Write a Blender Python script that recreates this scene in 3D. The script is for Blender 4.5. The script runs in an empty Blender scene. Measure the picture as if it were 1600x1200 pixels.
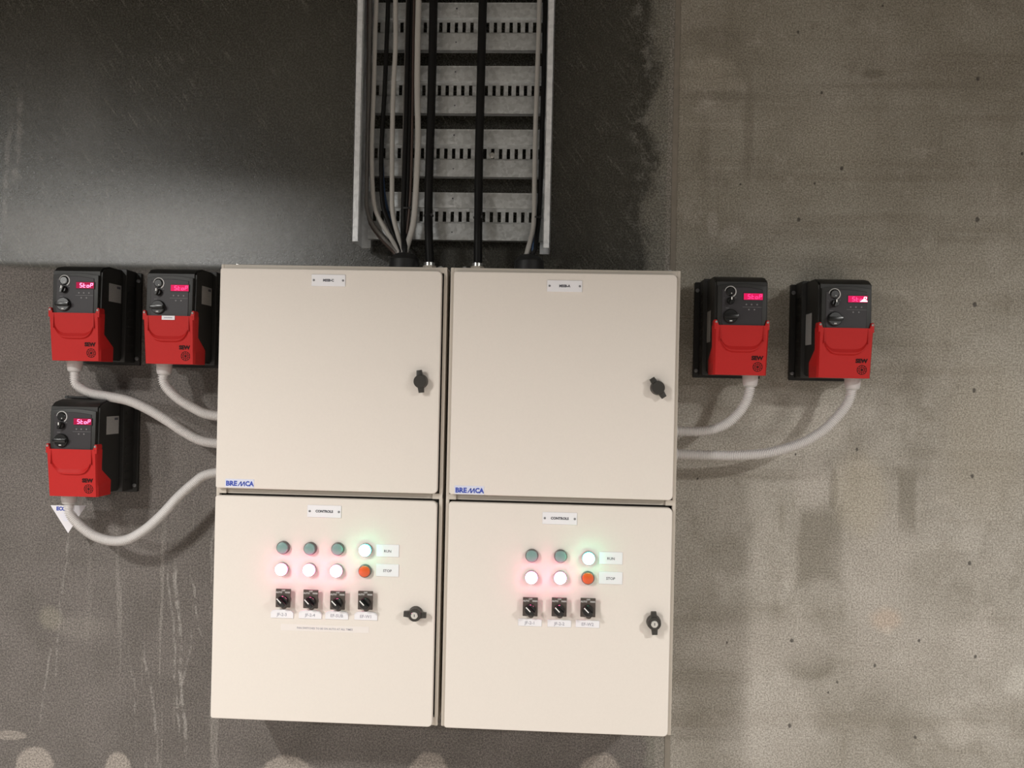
import bpy, bmesh, math, random
from mathutils import Matrix, Vector
random.seed(7)
C = bpy.context.scene.collection
PI = math.pi

# ------------------------------------------------------------------ camera
F, YAW, PITCH, ROLL = 1300.0, 0.04781579, 0.00312081, 0.02145186
CAM = Vector((0, -2.15, 1.5))
def axes():
    cy, sy, cp, sp = math.cos(YAW), math.sin(YAW), math.cos(PITCH), math.sin(PITCH)
    fw = Vector((-sy*cp, cy*cp, sp)); r0 = Vector((cy, sy, 0)); u0 = r0.cross(fw)
    cr, sr = math.cos(ROLL), math.sin(ROLL)
    return cr*r0 + sr*u0, -sr*r0 + cr*u0, fw
AX = axes()
def U(px, py, Y):
    """measured point of the photograph -> world point on the vertical plane y = Y"""
    d = (px-800)/F*AX[0] - (py-600)/F*AX[1] + AX[2]
    t = (Y - CAM.y)/d.y
    return CAM + d*t
cd = bpy.data.cameras.new('camera'); cam = bpy.data.objects.new('camera', cd); C.objects.link(cam)
cd.sensor_width = 36; cd.sensor_fit = 'HORIZONTAL'; cd.lens = 36*F/1600; cd.clip_start = .02
m = Matrix((AX[0], AX[1], -AX[2])).transposed().to_4x4(); m.translation = CAM
cam.matrix_world = m
bpy.context.scene.camera = cam

# ------------------------------------------------------------------ materials
class NT:
    def __init__(s, name):
        s.m = bpy.data.materials.new(name); s.m.use_nodes = True
        s.t = s.m.node_tree; s.t.nodes.clear()
        s.out = s.t.nodes.new('ShaderNodeOutputMaterial')
        s.b = s.t.nodes.new('ShaderNodeBsdfPrincipled'); s.l(s.b.outputs[0], s.out.inputs[0])
        s._co = None
    def n(s, k, **kw):
        x = s.t.nodes.new(k)
        for a, v in kw.items(): setattr(x, a, v)
        return x
    def l(s, a, b): s.t.links.new(a, b)
    def put(s, sock, v):
        if hasattr(v, 'links'): s.l(v, sock)
        else: sock.default_value = v
    @property
    def co(s):
        if s._co is None: s._co = s.n('ShaderNodeTexCoord').outputs['Object']
        return s._co
    def mapping(s, scale=(1,1,1), rot=(0,0,0), loc=(0,0,0), vec=None):
        x = s.n('ShaderNodeMapping'); s.l(vec or s.co, x.inputs[0])
        x.inputs['Location'].default_value = loc; x.inputs['Rotation'].default_value = rot; x.inputs['Scale'].default_value = scale
        return x.outputs[0]
    def noise(s, scale, detail=4, rough=.55, vec=None, dist=0):
        x = s.n('ShaderNodeTexNoise'); s.l(vec or s.co, x.inputs['Vector'])
        x.inputs['Scale'].default_value = scale; x.inputs['Detail'].default_value = detail
        x.inputs['Roughness'].default_value = rough; x.inputs['Distortion'].default_value = dist
        return x.outputs['Fac']
    def math(s, op, a, b=0.0, c=None):
        x = s.n('ShaderNodeMath', operation=op); s.put(x.inputs[0], a); s.put(x.inputs[1], b)
        if c is not None: s.put(x.inputs[2], c)
        return x.outputs[0]
    def step(s, v, lo, hi, a=0.0, b=1.0):
        x = s.n('ShaderNodeMapRange', interpolation_type='SMOOTHSTEP'); s.put(x.inputs['Value'], v)
        x.inputs['From Min'].default_value = lo; x.inputs['From Max'].default_value = hi
        x.inputs['To Min'].default_value = a; x.inputs['To Max'].default_value = b
        return x.outputs[0]
    def mix(s, f, a, b, blend='MIX'):
        x = s.n('ShaderNodeMix', data_type='RGBA', blend_type=blend)
        s.put(x.inputs[0], f)
        for k, v in ((6, a), (7, b)): s.put(x.inputs[k], v if hasattr(v, 'links') else (*v, 1) if len(v) == 3 else v)
        return x.outputs[2]
    def bump(s, h, strength=.2, dist=.002):
        x = s.n('ShaderNodeBump'); x.inputs['Strength'].default_value = strength; x.inputs['Distance'].default_value = dist
        s.l(h, x.inputs['Height']); s.l(x.outputs[0], s.b.inputs['Normal'])
    def xyz(s):
        x = s.n('ShaderNodeSeparateXYZ'); s.l(s.co, x.inputs[0]); return x.outputs

def mat(name, col, rough=.5, metal=0.0, spec=.5, var=.06, nscale=60, bump=0.0, coat=0.0, emit=None, estr=0.0):
    t = NT(name); nz = t.noise(nscale, 3)
    lo = tuple(c*(1-var) for c in col); hi = tuple(min(1, c*(1+var)) for c in col)
    t.l(t.mix(nz, lo, hi), t.b.inputs['Base Color'])
    t.b.inputs['Roughness'].default_value = rough; t.b.inputs['Metallic'].default_value = metal
    t.b.inputs['Specular IOR Level'].default_value = spec; t.b.inputs['Coat Weight'].default_value = coat
    if bump: t.bump(t.noise(nscale*6, 2), bump, .0006)
    if emit:
        t.b.inputs['Emission Color'].default_value = (*emit, 1); t.b.inputs['Emission Strength'].default_value = estr
    return t.m

def concrete_dark():
    t = NT('dark_formed_concrete'); X, Y, Z = t.xyz()
    big = t.noise(1.6, 5, .6); mid = t.noise(7, 5, .65); fine = t.noise(210, 2, .8); grain = t.noise(520, 1, .8)
    low = t.step(t.math('ADD', Z, t.math('MULTIPLY', mid, .02)), 1.79, 1.81)          # 1 above the pour line
    up = t.mix(big, (.030, .029, .021), (.056, .053, .043))
    dn = t.mix(big, (.118, .104, .096), (.170, .152, .142))
    c = t.mix(low, dn, up)
    c = t.mix(t.step(mid, .35, .7, 0, .45), c, t.mix(low, (.088, .079, .070), (.036, .034, .026)))
    # trowel scratches running diagonally over the upper pour
    sc = t.noise(1, 2, .6, t.mapping((11, 1, 190), vec=t.mapping((1, 1, 1), (0, math.radians(-54), 0))))
    c = t.mix(t.math('MULTIPLY', t.step(sc, .56, .70), t.math('MULTIPLY', low, .55)), c, (.19, .182, .16))
    sp = t.noise(130, 2, .7)
    c = t.mix(t.step(sp, .64, .76, 0, .45), c, (.26, .25, .23))
    # lime runs on the lower pour
    rn = t.noise(1, 3, .55, t.mapping((26, 1, 1.3)))
    zone = t.math('MULTIPLY', t.step(Z, .5, .8, 1, 1), t.step(Z, .95, 1.25, 1, 0))
    xz = t.math('MULTIPLY', t.step(X, -1.3, -1.05), t.step(X, -.86, -.80, 1, 0))
    c = t.mix(t.math('MULTIPLY', t.math('MULTIPLY', t.step(rn, .60, .66), zone), t.math('MULTIPLY', xz, .5)), c, (.26, .24, .22))
    def line(x0, z0, x1, z1, w, a, col):
        nonlocal c
        # thin wandering mark between two heights
        s = t.math('ADD', t.math('MULTIPLY', t.math('SUBTRACT', Z, z0), (x1-x0)/(z1-z0)), x0)
        s = t.math('ADD', s, t.math('MULTIPLY', t.math('SUBTRACT', t.noise(9, 3), .5), .035))
        d = t.math('ABSOLUTE', t.math('SUBTRACT', X, s))
        f = t.math('MULTIPLY', t.step(d, w*.35, w, 1, 0), t.math('MULTIPLY', t.step(Z, z0-.02, z0+.04), t.step(Z, z1-.04, z1+.02, 1, 0)))
        c = t.mix(t.math('MULTIPLY', f, t.math('MULTIPLY', t.step(t.noise(30, 3), .35, .6), a)), c, col)
    L = (.30, .28, .26)
    for a in ((-.935,.50,-.985,1.02,.006,.7), (-.955,.55,-1.0,1.0,.004,.6), (-1.02,.55,-1.06,.80,.005,.6), (-.96,.62,-.93,.86,.004,.5),
              (-.90,.80,-.945,.99,.004,.6), (-.885,.87,-.88,1.12,.004,.5), (-1.30,.7,-1.275,1.08,.004,.45), (-1.34,.58,-1.31,.80,.004,.45),
              (-1.07,.56,-1.10,.78,.003,.4), (-1.18,1.80,-1.19,2.02,.003,.6), (-1.44,2.02,-1.43,2.25,.012,.45), (-1.47,1.9,-1.46,2.2,.009,.4)):
        line(*a, L)
    def spot(x, z, rx, rz, col, a, nz=.5, s=.12, ns=14):
        nonlocal c
        q = t.mapping((1/rx, 0, 1/rz), (0,0,0), (-x/rx, 0, -z/rz))
        v = t.n('ShaderNodeVectorMath', operation='LENGTH'); t.l(q, v.inputs[0])
        d = t.math('ADD', v.outputs['Value'], t.math('MULTIPLY', t.math('SUBTRACT', t.noise(ns, 4), .5), nz))
        c = t.mix(t.step(d, 1-s, 1+s, a, 0), c, col)
    P = (.30, .265, .235)
    spot(-1.350, .468, .050, .048, P, .85); spot(-1.122, .470, .035, .042, P, .85); spot(-.668, .462, .075, .060, P, .8)
    spot(-.298, .485, .055, .060, P, .8); spot(.148, .500, .055, .060, P, .8); spot(-1.42, .545, .045, .012, P, .6, .9)
    spot(-1.315, .86, .03, .03, (.23,.21,.17), .5, .8, .4); spot(-1.23, .84, .06, .03, (.21,.19,.17), .4, .9, .5)
    spot(-1.26, 2.20, .05, .13, (.10,.095,.083), .4, 1.8, .8, 9); spot(-.62, 2.30, .25, .20, (.070,.066,.054), .5, 1.6, .8, 6); spot(-1.38, 2.35, .16, .14, (.064,.06,.05), .5, 1.6, .8, 7); spot(-.86, 2.02, .2, .16, (.022,.021,.017), .5, 1.6, .8, 6); spot(-1.15, 1.88, .35, .07, (.115,.105,.095), .65, .6, .6, 5)
    spot(-.60, 1.92, .5, .12, (.075,.073,.064), .4, .9, .7, 4)
    # ragged cement film along the joint with the lighter pour
    rag = t.math('ADD', X, t.math('MULTIPLY', t.math('SUBTRACT', t.noise(6.5, 6, .68), .5), .20))
    rag = t.math('ADD', rag, t.math('MULTIPLY', t.math('SUBTRACT', t.noise(45, 3, .7), .5), .03))
    upz = t.step(Z, 1.80, 2.02, .35, 1)
    c = t.mix(t.math('MULTIPLY', t.step(rag, .235, .275), .75), c, t.mix(mid, (.17, .165, .14), (.25, .235, .20)))
    blot = t.math('MULTIPLY', t.step(t.noise(28, 5, .7), .50, .62), t.step(rag, .17, .215))
    c = t.mix(t.math('MULTIPLY', blot, t.math('MULTIPLY', upz, .6)), c, (.20, .195, .175))
    c = t.mix(t.step(X, .281, .285, 0, .8), c, t.mix(mid, (.20, .185, .16), (.27, .25, .225)))
    # coarse sandy grain
    c = t.mix(.75, c, t.mix(t.step(fine, .32, .68), (.24, .24, .24), (.78, .78, .78)), 'OVERLAY')
    c = t.mix(.60, c, t.mix(t.step(grain, .32, .68), (.25, .24, .26), (.77, .78, .75)), 'OVERLAY')
    t.l(c, t.b.inputs['Base Color'])
    t.l(t.math('ADD', t.step(Z, 1.785, 1.81, .68, .27), t.math('MULTIPLY', t.math('SUBTRACT', fine, .5), .30)), t.b.inputs['Roughness'])
    t.l(t.step(Z, 1.785, 1.81, .3, .85), t.b.inputs['Specular IOR Level'])
    t.bump(t.math('ADD', t.math('MULTIPLY', fine, .6), t.math('ADD', t.math('MULTIPLY', grain, .4), mid)), .36, .002)
    return t.m

def concrete_light():
    t = NT('light_formed_concrete'); X, Y, Z = t.xyz()
    big = t.noise(1.9, 6, .62); mid = t.noise(6, 6, .68); fine = t.noise(230, 2, .8); grain = t.noise(560, 1, .8)
    c = t.mix(t.step(big, .32, .68), (.255, .235, .195), (.330, .312, .270))
    low = t.step(Z, 1.2, 2.0, 1, 0)
    c = t.mix(t.math('MULTIPLY', low, .5), c, t.mix(big, (.285, .258, .228), (.35, .325, .30)))
    bands = t.noise(1, 4, .6, t.mapping((.7, 1, 13)))
    c = t.mix(t.step(bands, .5, .68, 0, .45), c, (.195, .172, .138))
    c = t.mix(t.step(bands, .38, .28, 0, .4), c, (.37, .34, .295))
    vert = t.noise(1, 4, .6, t.mapping((11, 1, 1.1)))
    c = t.mix(t.step(vert, .56, .70, 0, .40), c, (.19, .17, .135))
    c = t.mix(t.step(mid, .56, .72, 0, .5), c, (.20, .18, .145))
    c = t.mix(t.step(mid, .43, .30, 0, .55), c, (.42, .385, .345))
    m2 = t.noise(3.4, 6, .66, t.mapping((1, 1, 1), (0,0,0), (3.1, 0, 1.7))); m3 = t.noise(13, 5, .7)
    c = t.mix(t.math('MULTIPLY', t.step(m2, .50, .64), t.math('ADD', .22, t.math('MULTIPLY', low, .22))), c, (.42, .395, .36))
    c = t.mix(t.math('MULTIPLY', t.step(m2, .47, .36), .45), c, (.19, .172, .142))
    c = t.mix(t.math('MULTIPLY', t.step(m3, .54, .68), .35), c, (.42, .39, .35))
    c = t.mix(t.math('MULTIPLY', t.step(m3, .44, .32), .35), c, (.175, .158, .13))
    def spot(x, z, rx, rz, col, a, nz=.5, s=.15, ns=14, box=False):
        nonlocal c
        q = t.mapping((1/rx, 0, 1/rz), (0,0,0), (-x/rx, 0, -z/rz))
        if box:
            sp = t.n('ShaderNodeSeparateXYZ'); t.l(q, sp.inputs[0])
            v = t.math('MAXIMUM', t.math('ABSOLUTE', sp.outputs[0]), t.math('ABSOLUTE', sp.outputs[2]))
        else:
            vn = t.n('ShaderNodeVectorMath', operation='LENGTH'); t.l(q, vn.inputs[0]); v = vn.outputs['Value']
        d = t.math('ADD', v, t.math('MULTIPLY', t.math('SUBTRACT', t.noise(ns, 4), .5), nz))
        c = t.mix(t.step(d, 1-s, 1+s, a, 0), c, col)
    def at(px, py): p = U(px, py, 0); return p.x, p.z
    D = (.178, .160, .130); LT = (.40, .37, .335)
    spot(*at(1283, 855), .056, .098, D, .72, .8, .25, 12, True); spot(*at(1302, 765), .012, .05, D, .6, .6)
    spot(*at(1417, 785), .022, .075, D, .7, .7, .3, 9, True); spot(*at(1265, 1035), .065, .045, D, .75, .7, .3)
    spot(*at(1140, 865), .06, .06, D, .45, .9, .5); spot(*at(1085, 930), .055, .30, D, .3, .9, .5, 6)  # tall spot darkens the wall where the cabinet's shadow falls
    spot(*at(1110, 1120), .07, .16, D, .3, .8, .5, 6); spot(*at(1140, 980), .055, .05, D, .45, 1., .4, 22)  # first spot carries that painted cabinet shadow lower
    spot(*at(1180, 1010), .20, .06, LT, .55, 1., .5, 7); spot(*at(1210, 1140), .11, .14, LT, .45, .9, .5, 6)
    spot(*at(1370, 880), .09, .13, LT, .45, 1., .5, 6); spot(*at(1395, 1000), .12, .12, LT, .5, .9, .5, 6)
    spot(*at(1383, 968), .034, .026, (.43, .345, .28), .6, .9, .6, 20); spot(*at(1387, 985), .010, .012, (.46, .41, .36), .6, .9, .4, 30)
    spot(*at(1520, 1000), .07, .05, LT, .55, 1.1, .4); spot(*at(1594, 1065), .03, .035, (.46, .44, .40), .6, 2.2, .5, 16)
    spot(*at(1500, 1145), .05, .03, (.44, .41, .37), .5, 2.4, .6, 15); spot(*at(1270, 755), .045, .06, LT, .55, .9, .4)
    spot(*at(1345, 770), .06, .10, (.36, .325, .265), .6, .9, .4, 8); spot(*at(1540, 690), .10, .20, (.30, .27, .22), .5, 1., .5, 5)
    spot(*at(1113, 352), .014, .035, LT, .5, 1.4, .3, 22); spot(*at(1142, 366), .03, .022, LT, .4, 1.5, .5, 18)
    spot(*at(1110, 105), .06, .022, (.36, .33, .28), .5, .8, .4); spot(*at(1115, 130), .09, .018, (.36, .33, .28), .4, .8, .4)
    spot(*at(1130, 150), .10, .012, D, .5, .8, .5); spot(*at(1170, 200), .012, .14, D, .45, .8, .5); spot(*at(1365, 115), .03, .012, D, .7, .6, .4)
    spot(*at(1480, 135), .35, .008, D, .3, 1., .8); spot(*at(1100, 240), .014, .1, D, .35, .8, .6); spot(*at(1120, 60), .06, .03, D, .4, .8, .5)
    spot(*at(1310, 225), .10, .08, (.34, .315, .265), .4, 1., .6, 5); spot(*at(1450, 470), .16, .10, (.34, .315, .27), .4, 1., .6, 5)
    # blow holes
    K = (.055, .05, .045)
    for px, py, r in ((1247,50,4),(1284,145,4),(1315,263,5),(1157,288,3),(1273,287,3),(1248,343,5),(1527,343,6),(1528,123,5),(1523,476,6),
                      (1522,610,5),(1519,744,5),(1515,880,5),(1237,1001,5),(1136,1004,3),(1234,1134,5),(1430,1152,4),(1524,1026,4),(1308,1066,3),
                      (1294,1082,3),(1367,1040,4),(1436,1001,4),(1243,710,3),(1339,702,4),(1090,748,3),(1379,9,3),(1597,240,4)):
        rr = r*.00083
        spot(*at(px, py), rr, rr*1.3, K, .85, .7, .35, 120)
    pit = t.n('ShaderNodeTexVoronoi'); t.l(t.co, pit.inputs['Vector']); pit.inputs['Scale'].default_value = 42
    pm = t.math('MULTIPLY', t.step(pit.outputs['Distance'], .05, .10, 1, 0), t.step(t.noise(5, 3), .5, .6))
    c = t.mix(t.math('MULTIPLY', pm, .5), c, (.10, .09, .08))
    c = t.mix(.70, c, t.mix(t.step(fine, .32, .68), (.28, .27, .26), (.74, .74, .74)), 'OVERLAY')
    c = t.mix(.55, c, t.mix(t.step(grain, .32, .68), (.29, .28, .29), (.73, .74, .72)), 'OVERLAY')
    t.l(c, t.b.inputs['Base Color']); t.b.inputs['Roughness'].default_value = .72
    t.b.inputs['Specular IOR Level'].default_value = .3
    t.bump(t.math('ADD', t.math('MULTIPLY', fine, .5), mid), .18, .002)
    return t.m

def galvanised(name, lo, hi, metal, rough):
    t = NT(name)
    v = t.n('ShaderNodeTexVoronoi'); t.l(t.co, v.inputs['Vector']); v.inputs['Scale'].default_value = 120
    g = t.n('ShaderNodeSeparateColor'); t.l(v.outputs['Color'], g.inputs[0])
    f = t.math('ADD', t.math('MULTIPLY', g.outputs[0], .6), t.math('MULTIPLY', t.noise(35, 4), .4))
    t.l(t.mix(f, lo, hi), t.b.inputs['Base Color'])
    t.b.inputs['Metallic'].default_value = metal
    t.l(t.step(f, .2, .8, rough, rough+.14), t.b.inputs['Roughness'])
    return t.m

M = dict(
    wall_dark=concrete_dark(), wall_light=concrete_light(), galv=galvanised('galvanised_steel', (.42, .435, .435), (.66, .68, .685), .5, .32), galv_lit=galvanised('galvanised_steel_lit', (.66, .68, .70), (.90, .92, .94), .25, .32),
    floor=mat('floor_concrete', (.55, .50, .46), .7, nscale=3, var=.15), ceil=mat('ceiling_concrete', (.16, .155, .14), .8, nscale=3, var=.12),
    mortar=mat('joint_mortar', (.235, .208, .172), .8, nscale=40, var=.22, bump=.4),
    enamel=mat('beige_powder_coat', (.738, .682, .628), .55, nscale=220, var=.025, bump=.12, spec=.18),
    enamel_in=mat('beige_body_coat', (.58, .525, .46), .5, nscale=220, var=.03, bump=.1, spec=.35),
    gasket_gap_shade=mat('dark_gasket_gap_shade', (.035, .03, .025), .8),
    white=mat('white_plastic_plate', (.80, .79, .82), .4, var=.02), ink=mat('black_ink', (.06, .06, .075), .6),
    greyink=mat('grey_ink', (.32, .31, .36), .6), blueink=mat('blue_ink', (.035, .07, .40), .5), badge=mat('pale_badge', (.66, .68, .82), .4, var=.02),
    screw=mat('screw_steel', (.22, .22, .23), .4, metal=.5), chrome=mat('bright_steel', (.72, .72, .70), .25, metal=.8),
    blackp=mat('black_plastic', (.022, .021, .020), .38, nscale=200), black2=mat('black_housing', (.012, .0115, .0105), .5, nscale=200, bump=.15),
    switchp=mat('black_switch_plate', (.072, .056, .048), .35), panel=mat('charcoal_keypad', (.030, .027, .030), .45, spec=.3),
    panel2=mat('charcoal_legend', (.17, .16, .165), .5), latch=mat('black_latch_plastic', (.034, .031, .027), .4),
    red=mat('red_orange_plastic', (.45, .017, .016), .45, nscale=160, bump=.1, var=.05, spec=.22), reddark=mat('black_print', (.022, .004, .004), .6, spec=.2),
    rubber=mat('black_rubber', (.014, .014, .014), .55), black_cable=mat('black_cable_sheath', (.0075, .0072, .007), .5, spec=.22),
    grey_cable=mat('light_grey_cable_sheath', (.44, .425, .40), .5), dgrey_cable=mat('dark_grey_cable_sheath', (.16, .15, .14), .5),
    brown_cable=mat('brown_cable_sheath', (.075, .05, .042), .5), blue_cable=mat('blue_cable_sheath', (.028, .062, .14), .5),
    conduit=mat('grey_conduit_plastic', (.63, .605, .595), .45, var=.04, spec=.45), fitting=mat('grey_gland_plastic', (.50, .48, .47), .5),
    label=mat('grey_rating_label', (.30, .29, .28), .5, nscale=400, var=.35), tape=mat('pale_label_tape', (.76, .71, .68), .5, var=.02), sticker=mat('white_sticker', (.74, .72, .76), .5, var=.02),
    lens_green=mat('unlit_green_lens', (.21, .33, .315), .3, coat=.3), lens_orange=mat('unlit_red_lens', (.70, .10, .022), .3, coat=.3),
    bezel=mat('dark_bezel', (.10, .095, .09), .35), bezel_lt=mat('grey_bezel', (.30, .28, .27), .35),
    lit_red=mat('lit_red_lens', (.8, .3, .35), .3, emit=(1, .13, .34), estr=95.0), lit_red_rim=mat('lit_red_lens_rim', (.8, .1, .2), .3, emit=(1, .16, .42), estr=9.0),
    lit_green=mat('lit_green_lens', (.3, .8, .6), .3, emit=(.10, 1, .50), estr=75.0), lit_green_rim=mat('lit_green_lens_rim', (.1, .8, .5), .3, emit=(0, .95, .80), estr=4.5),
    led=mat('display_digit', (.3, .0, .1), .3, emit=(1, .22, .42), estr=3.2), led_dim=mat('display_digit_dim', (.3, .0, .1), .3, emit=(1, .05, .22), estr=1.5),
    led_white_glare=mat('display_digit_and_glare', (.3, .1, .2), .3, emit=(1, .75, .85), estr=3.0),
    glass_glow=mat('display_window', (.03, .0, .008), .5, spec=.15, emit=(1, .0, .11), estr=.42), glass_hot=mat('display_window_bright', (.03, .0, .008), .5, spec=.15, emit=(1, .01, .13), estr=.75),
    knob=mat('gloss_black_knob', (.010, .010, .010), .25), arc=mat('white_dial_arc', (.48, .47, .46), .5), tick=mat('white_tick', (.85, .84, .82), .5),
)

# ------------------------------------------------------------------ mesh helpers
def put(bm, tmp, mi=0, mtx=None):
    for f in tmp.faces: f.material_index = mi
    if mtx is not None: bmesh.ops.transform(tmp, matrix=mtx, verts=tmp.verts)
    me = bpy.data.meshes.new('tmp'); tmp.to_mesh(me); tmp.free(); bm.from_mesh(me); bpy.data.meshes.remove(me)
def B(): return bmesh.new()
def box(bm, lo, hi, mi=0, bev=0, seg=2, mtx=None):
    t = bmesh.new(); bmesh.ops.create_cube(t, size=1)
    lo, hi = Vector(lo), Vector(hi); s = hi-lo; c = (hi+lo)/2
    for v in t.verts: v.co = Vector((v.co.x*s.x, v.co.y*s.y, v.co.z*s.z)) + c
    if bev: bmesh.ops.bevel(t, geom=t.edges[:], offset=bev, segments=seg, profile=.6, affect='EDGES')
    put(bm, t, mi, mtx)
def prism(bm, outline, y0, y1, mi=0, bev=0, seg=2, mtx=None):
    """outline in x,z ; y0 = back, y1 = front (towards the room, smaller y); bevels the front rim"""
    t = bmesh.new()
    a = [t.verts.new((x, y1, z)) for x, z in outline]; b = [t.verts.new((x, y0, z)) for x, z in outline]
    n = len(outline); ff = t.faces.new(a); t.faces.new(b[::-1])
    for i in range(n): t.faces.new((a[i], b[i], b[(i+1) % n], a[(i+1) % n]))
    bmesh.ops.recalc_face_normals(t, faces=t.faces)
    if bev: bmesh.ops.bevel(t, geom=ff.edges[:], offset=bev, segments=seg, profile=.6, affect='EDGES', clamp_overlap=True)
    put(bm, t, mi, mtx)
def rrect(x0, z0, x1, z1, r, n=5):
    rs = r if isinstance(r, (tuple, list)) else (r,)*4            # bl, br, tr, tl
    o = []
    for (cx, cz, a0), q in zip(((x0, z0, PI), (x1, z0, 1.5*PI), (x1, z1, 0), (x0, z1, .5*PI)), rs):
        q = max(q, 1e-5); ccx = cx+q if cx == x0 else cx-q; ccz = cz+q if cz == z0 else cz-q
        for i in range(n+1):
            a = a0 + i/n*PI/2; o.append((ccx+q*math.cos(a), ccz+q*math.sin(a)))
    return o
def lathe(bm, prof, n=28, mi=0, mtx=None, axis='y', caps=True):
    """profile (r, h): h grows along -y (axis 'y') or +z (axis 'z')"""
    t = bmesh.new(); rings = []
    for r, h in prof:
        if r < 1e-6: rings.append([t.verts.new((0, -h, 0) if axis == 'y' else (0, 0, h))])
        else: rings.append([t.verts.new((r*math.cos(2*PI*i/n), -h, r*math.sin(2*PI*i/n)) if axis == 'y' else (r*math.cos(2*PI*i/n), r*math.sin(2*PI*i/n), h)) for i in range(n)])
    for a, b in zip(rings, rings[1:]):
        for i in range(n):
            j = (i+1) % n
            q = [a[i % len(a)], a[j % len(a)], b[j % len(b)], b[i % len(b)]]
            q = [v for k, v in enumerate(q) if v not in q[:k]]
            if len(q) > 2: t.faces.new(q)
    for r in (rings[0], rings[-1]):
        if len(r) > 1 and caps: t.faces.new(r)
    bmesh.ops.recalc_face_normals(t, faces=t.faces)
    put(bm, t, mi, mtx)
def T(x=0, y=0, z=0, ry=0): return Matrix.Translation((x, y, z)) @ Matrix.Rotation(ry, 4, 'Y')
def text(bm, s, size, x, y, z, mi=0, align='CENTER', sx=1.0, ext=.00015, bold=0.0, ry=0):
    cu = bpy.data.curves.new('t', 'FONT'); cu.body = s; cu.size = size; cu.align_x = align; cu.align_y = 'CENTER'
    cu.resolution_u = 2; cu.extrude = ext; cu.offset = bold
    o = bpy.data.objects.new('t', cu); C.objects.link(o)
    dg = bpy.context.evaluated_depsgraph_get(); me = bpy.data.meshes.new_from_object(o.evaluated_get(dg))
    t = bmesh.new(); t.from_mesh(me)
    bpy.data.objects.remove(o); bpy.data.curves.remove(cu); bpy.data.meshes.remove(me)
    put(bm, t, mi, T(x, y, z, ry) @ Matrix.Rotation(PI/2, 4, 'X') @ Matrix.Diagonal((sx, 1, 1, 1)))
def smooth_path(pts, step):
    P = [Vector(p) for p in pts]; P = [2*P[0]-P[1]] + P + [2*P[-1]-P[-2]]; d = []
    for i in range(1, len(P)-2):
        a, b, c, e = P[i-1:i+3]
        for k in range(24):
            t = k/24; d.append(.5*((2*b)+(c-a)*t+(2*a-5*b+4*c-e)*t*t+(3*b-a-3*c+e)*t**3))
    d.append(P[-2])
    L = [0]
    for a, b in zip(d, d[1:]): L.append(L[-1]+(b-a).length)
    n = max(2, int(L[-1]/step)); out = []; j = 0
    for k in range(n+1):
        s = L[-1]*k/n
        while j < len(L)-2 and L[j+1] < s: j += 1
        u = (s-L[j])/max(1e-9, L[j+1]-L[j]); out.append(d[j].lerp(d[j+1], u))
    return out
def tube(bm, pts, r, step=.012, n=10, mi=0, flat=1.0, ridge=0.0, org=Vector((0,0,0))):
    """flat scales the thickness along y; ridge adds corrugation every four steps"""
    path = [p-org for p in smooth_path(pts, step)]
    t = bmesh.new(); rings = []; up = Vector((0, 1, 0))
    for i, p in enumerate(path):
        tg = (path[min(i+1, len(path)-1)]-path[max(i-1, 0)]).normalized()
        side = up.cross(tg)
        side = side.normalized() if side.length > 1e-4 else Vector((1, 0, 0))
        nv = tg.cross(side)
        rr = r - (ridge if i % 4 in (2, 3) else 0)
        rings.append([t.verts.new(p + side*(rr*math.cos(2*PI*k/n)) + nv*(rr*flat*math.sin(2*PI*k/n))) for k in range(n)])
    for a, b in zip(rings, rings[1:]):
        for k in range(n): t.faces.new((a[k], a[(k+1) % n], b[(k+1) % n], b[k]))
    t.faces.new(rings[0][::-1]); t.faces.new(rings[-1])
    bmesh.ops.recalc_face_normals(t, faces=t.faces)
    put(bm, t, mi)
    return path
def obj(name, bm, mats, parent=None, loc=(0,0,0), sharp=32, label=None):
    me = bpy.data.meshes.new(name); bm.to_mesh(me); bm.free()
    for k in (mats if isinstance(mats, (list, tuple)) else [mats]): me.materials.append(M[k])
    me.polygons.foreach_set('use_smooth', [True]*len(me.polygons)); me.set_sharp_from_angle(angle=math.radians(sharp))
    o = bpy.data.objects.new(name, me); C.objects.link(o); o.location = loc
    if parent: o.parent = parent
    if label: o['label'] = label
    return o
def tag(o, label, cat, group=None):
    o['label'] = label; o['category'] = cat
    if group: o['group'] = group
    return o
def thing(name, label, cat, loc, group=None):
    o = bpy.data.objects.new(name, None); C.objects.link(o); o.location = loc; o.empty_display_size = .05
    return tag(o, label, cat, group)
def struct(name, bm, mats, **k):
    o = obj(name, bm, mats, **k); o['kind'] = 'structure'; return o

# ------------------------------------------------------------------ the setting
def seam(z): return .297 + (-.0008 + .0118*max(0, (1.8-z)/1.2))
ZT, HALF, DEEP = 2.9, 5.5, -9.0
zs = [0, .3, .6, .9, 1.2, 1.5, 1.8, ZT]
bm = B(); prism(bm, [(-HALF, 0)] + [(seam(z), z) for z in zs] + [(-HALF, ZT)], .2, 0); struct('wall_left', bm, 'wall_dark')
bm = B(); prism(bm, [(seam(z), z) for z in zs[::-1]] + [(HALF, 0), (HALF, ZT)], .2, 0); struct('wall_right', bm, 'wall_light')
bm = B(); prism(bm, [(seam(z), z) for z in zs[::-1]] + [(seam(z)+.014, z) for z in zs], .002, -.0022, bev=.001); struct('trim_1', bm, 'mortar')
bm = B(); box(bm, (-HALF, DEEP, -.1), (HALF, .2, 0)); struct('floor', bm, 'floor')
bm = B(); box(bm, (-HALF, DEEP, ZT), (HALF, .2, ZT+.1)); struct('ceiling', bm, 'ceil')
bm = B(); box(bm, (-HALF, DEEP-.2, 0), (HALF, DEEP, ZT)); struct('wall_back', bm, 'ceil')

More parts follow.
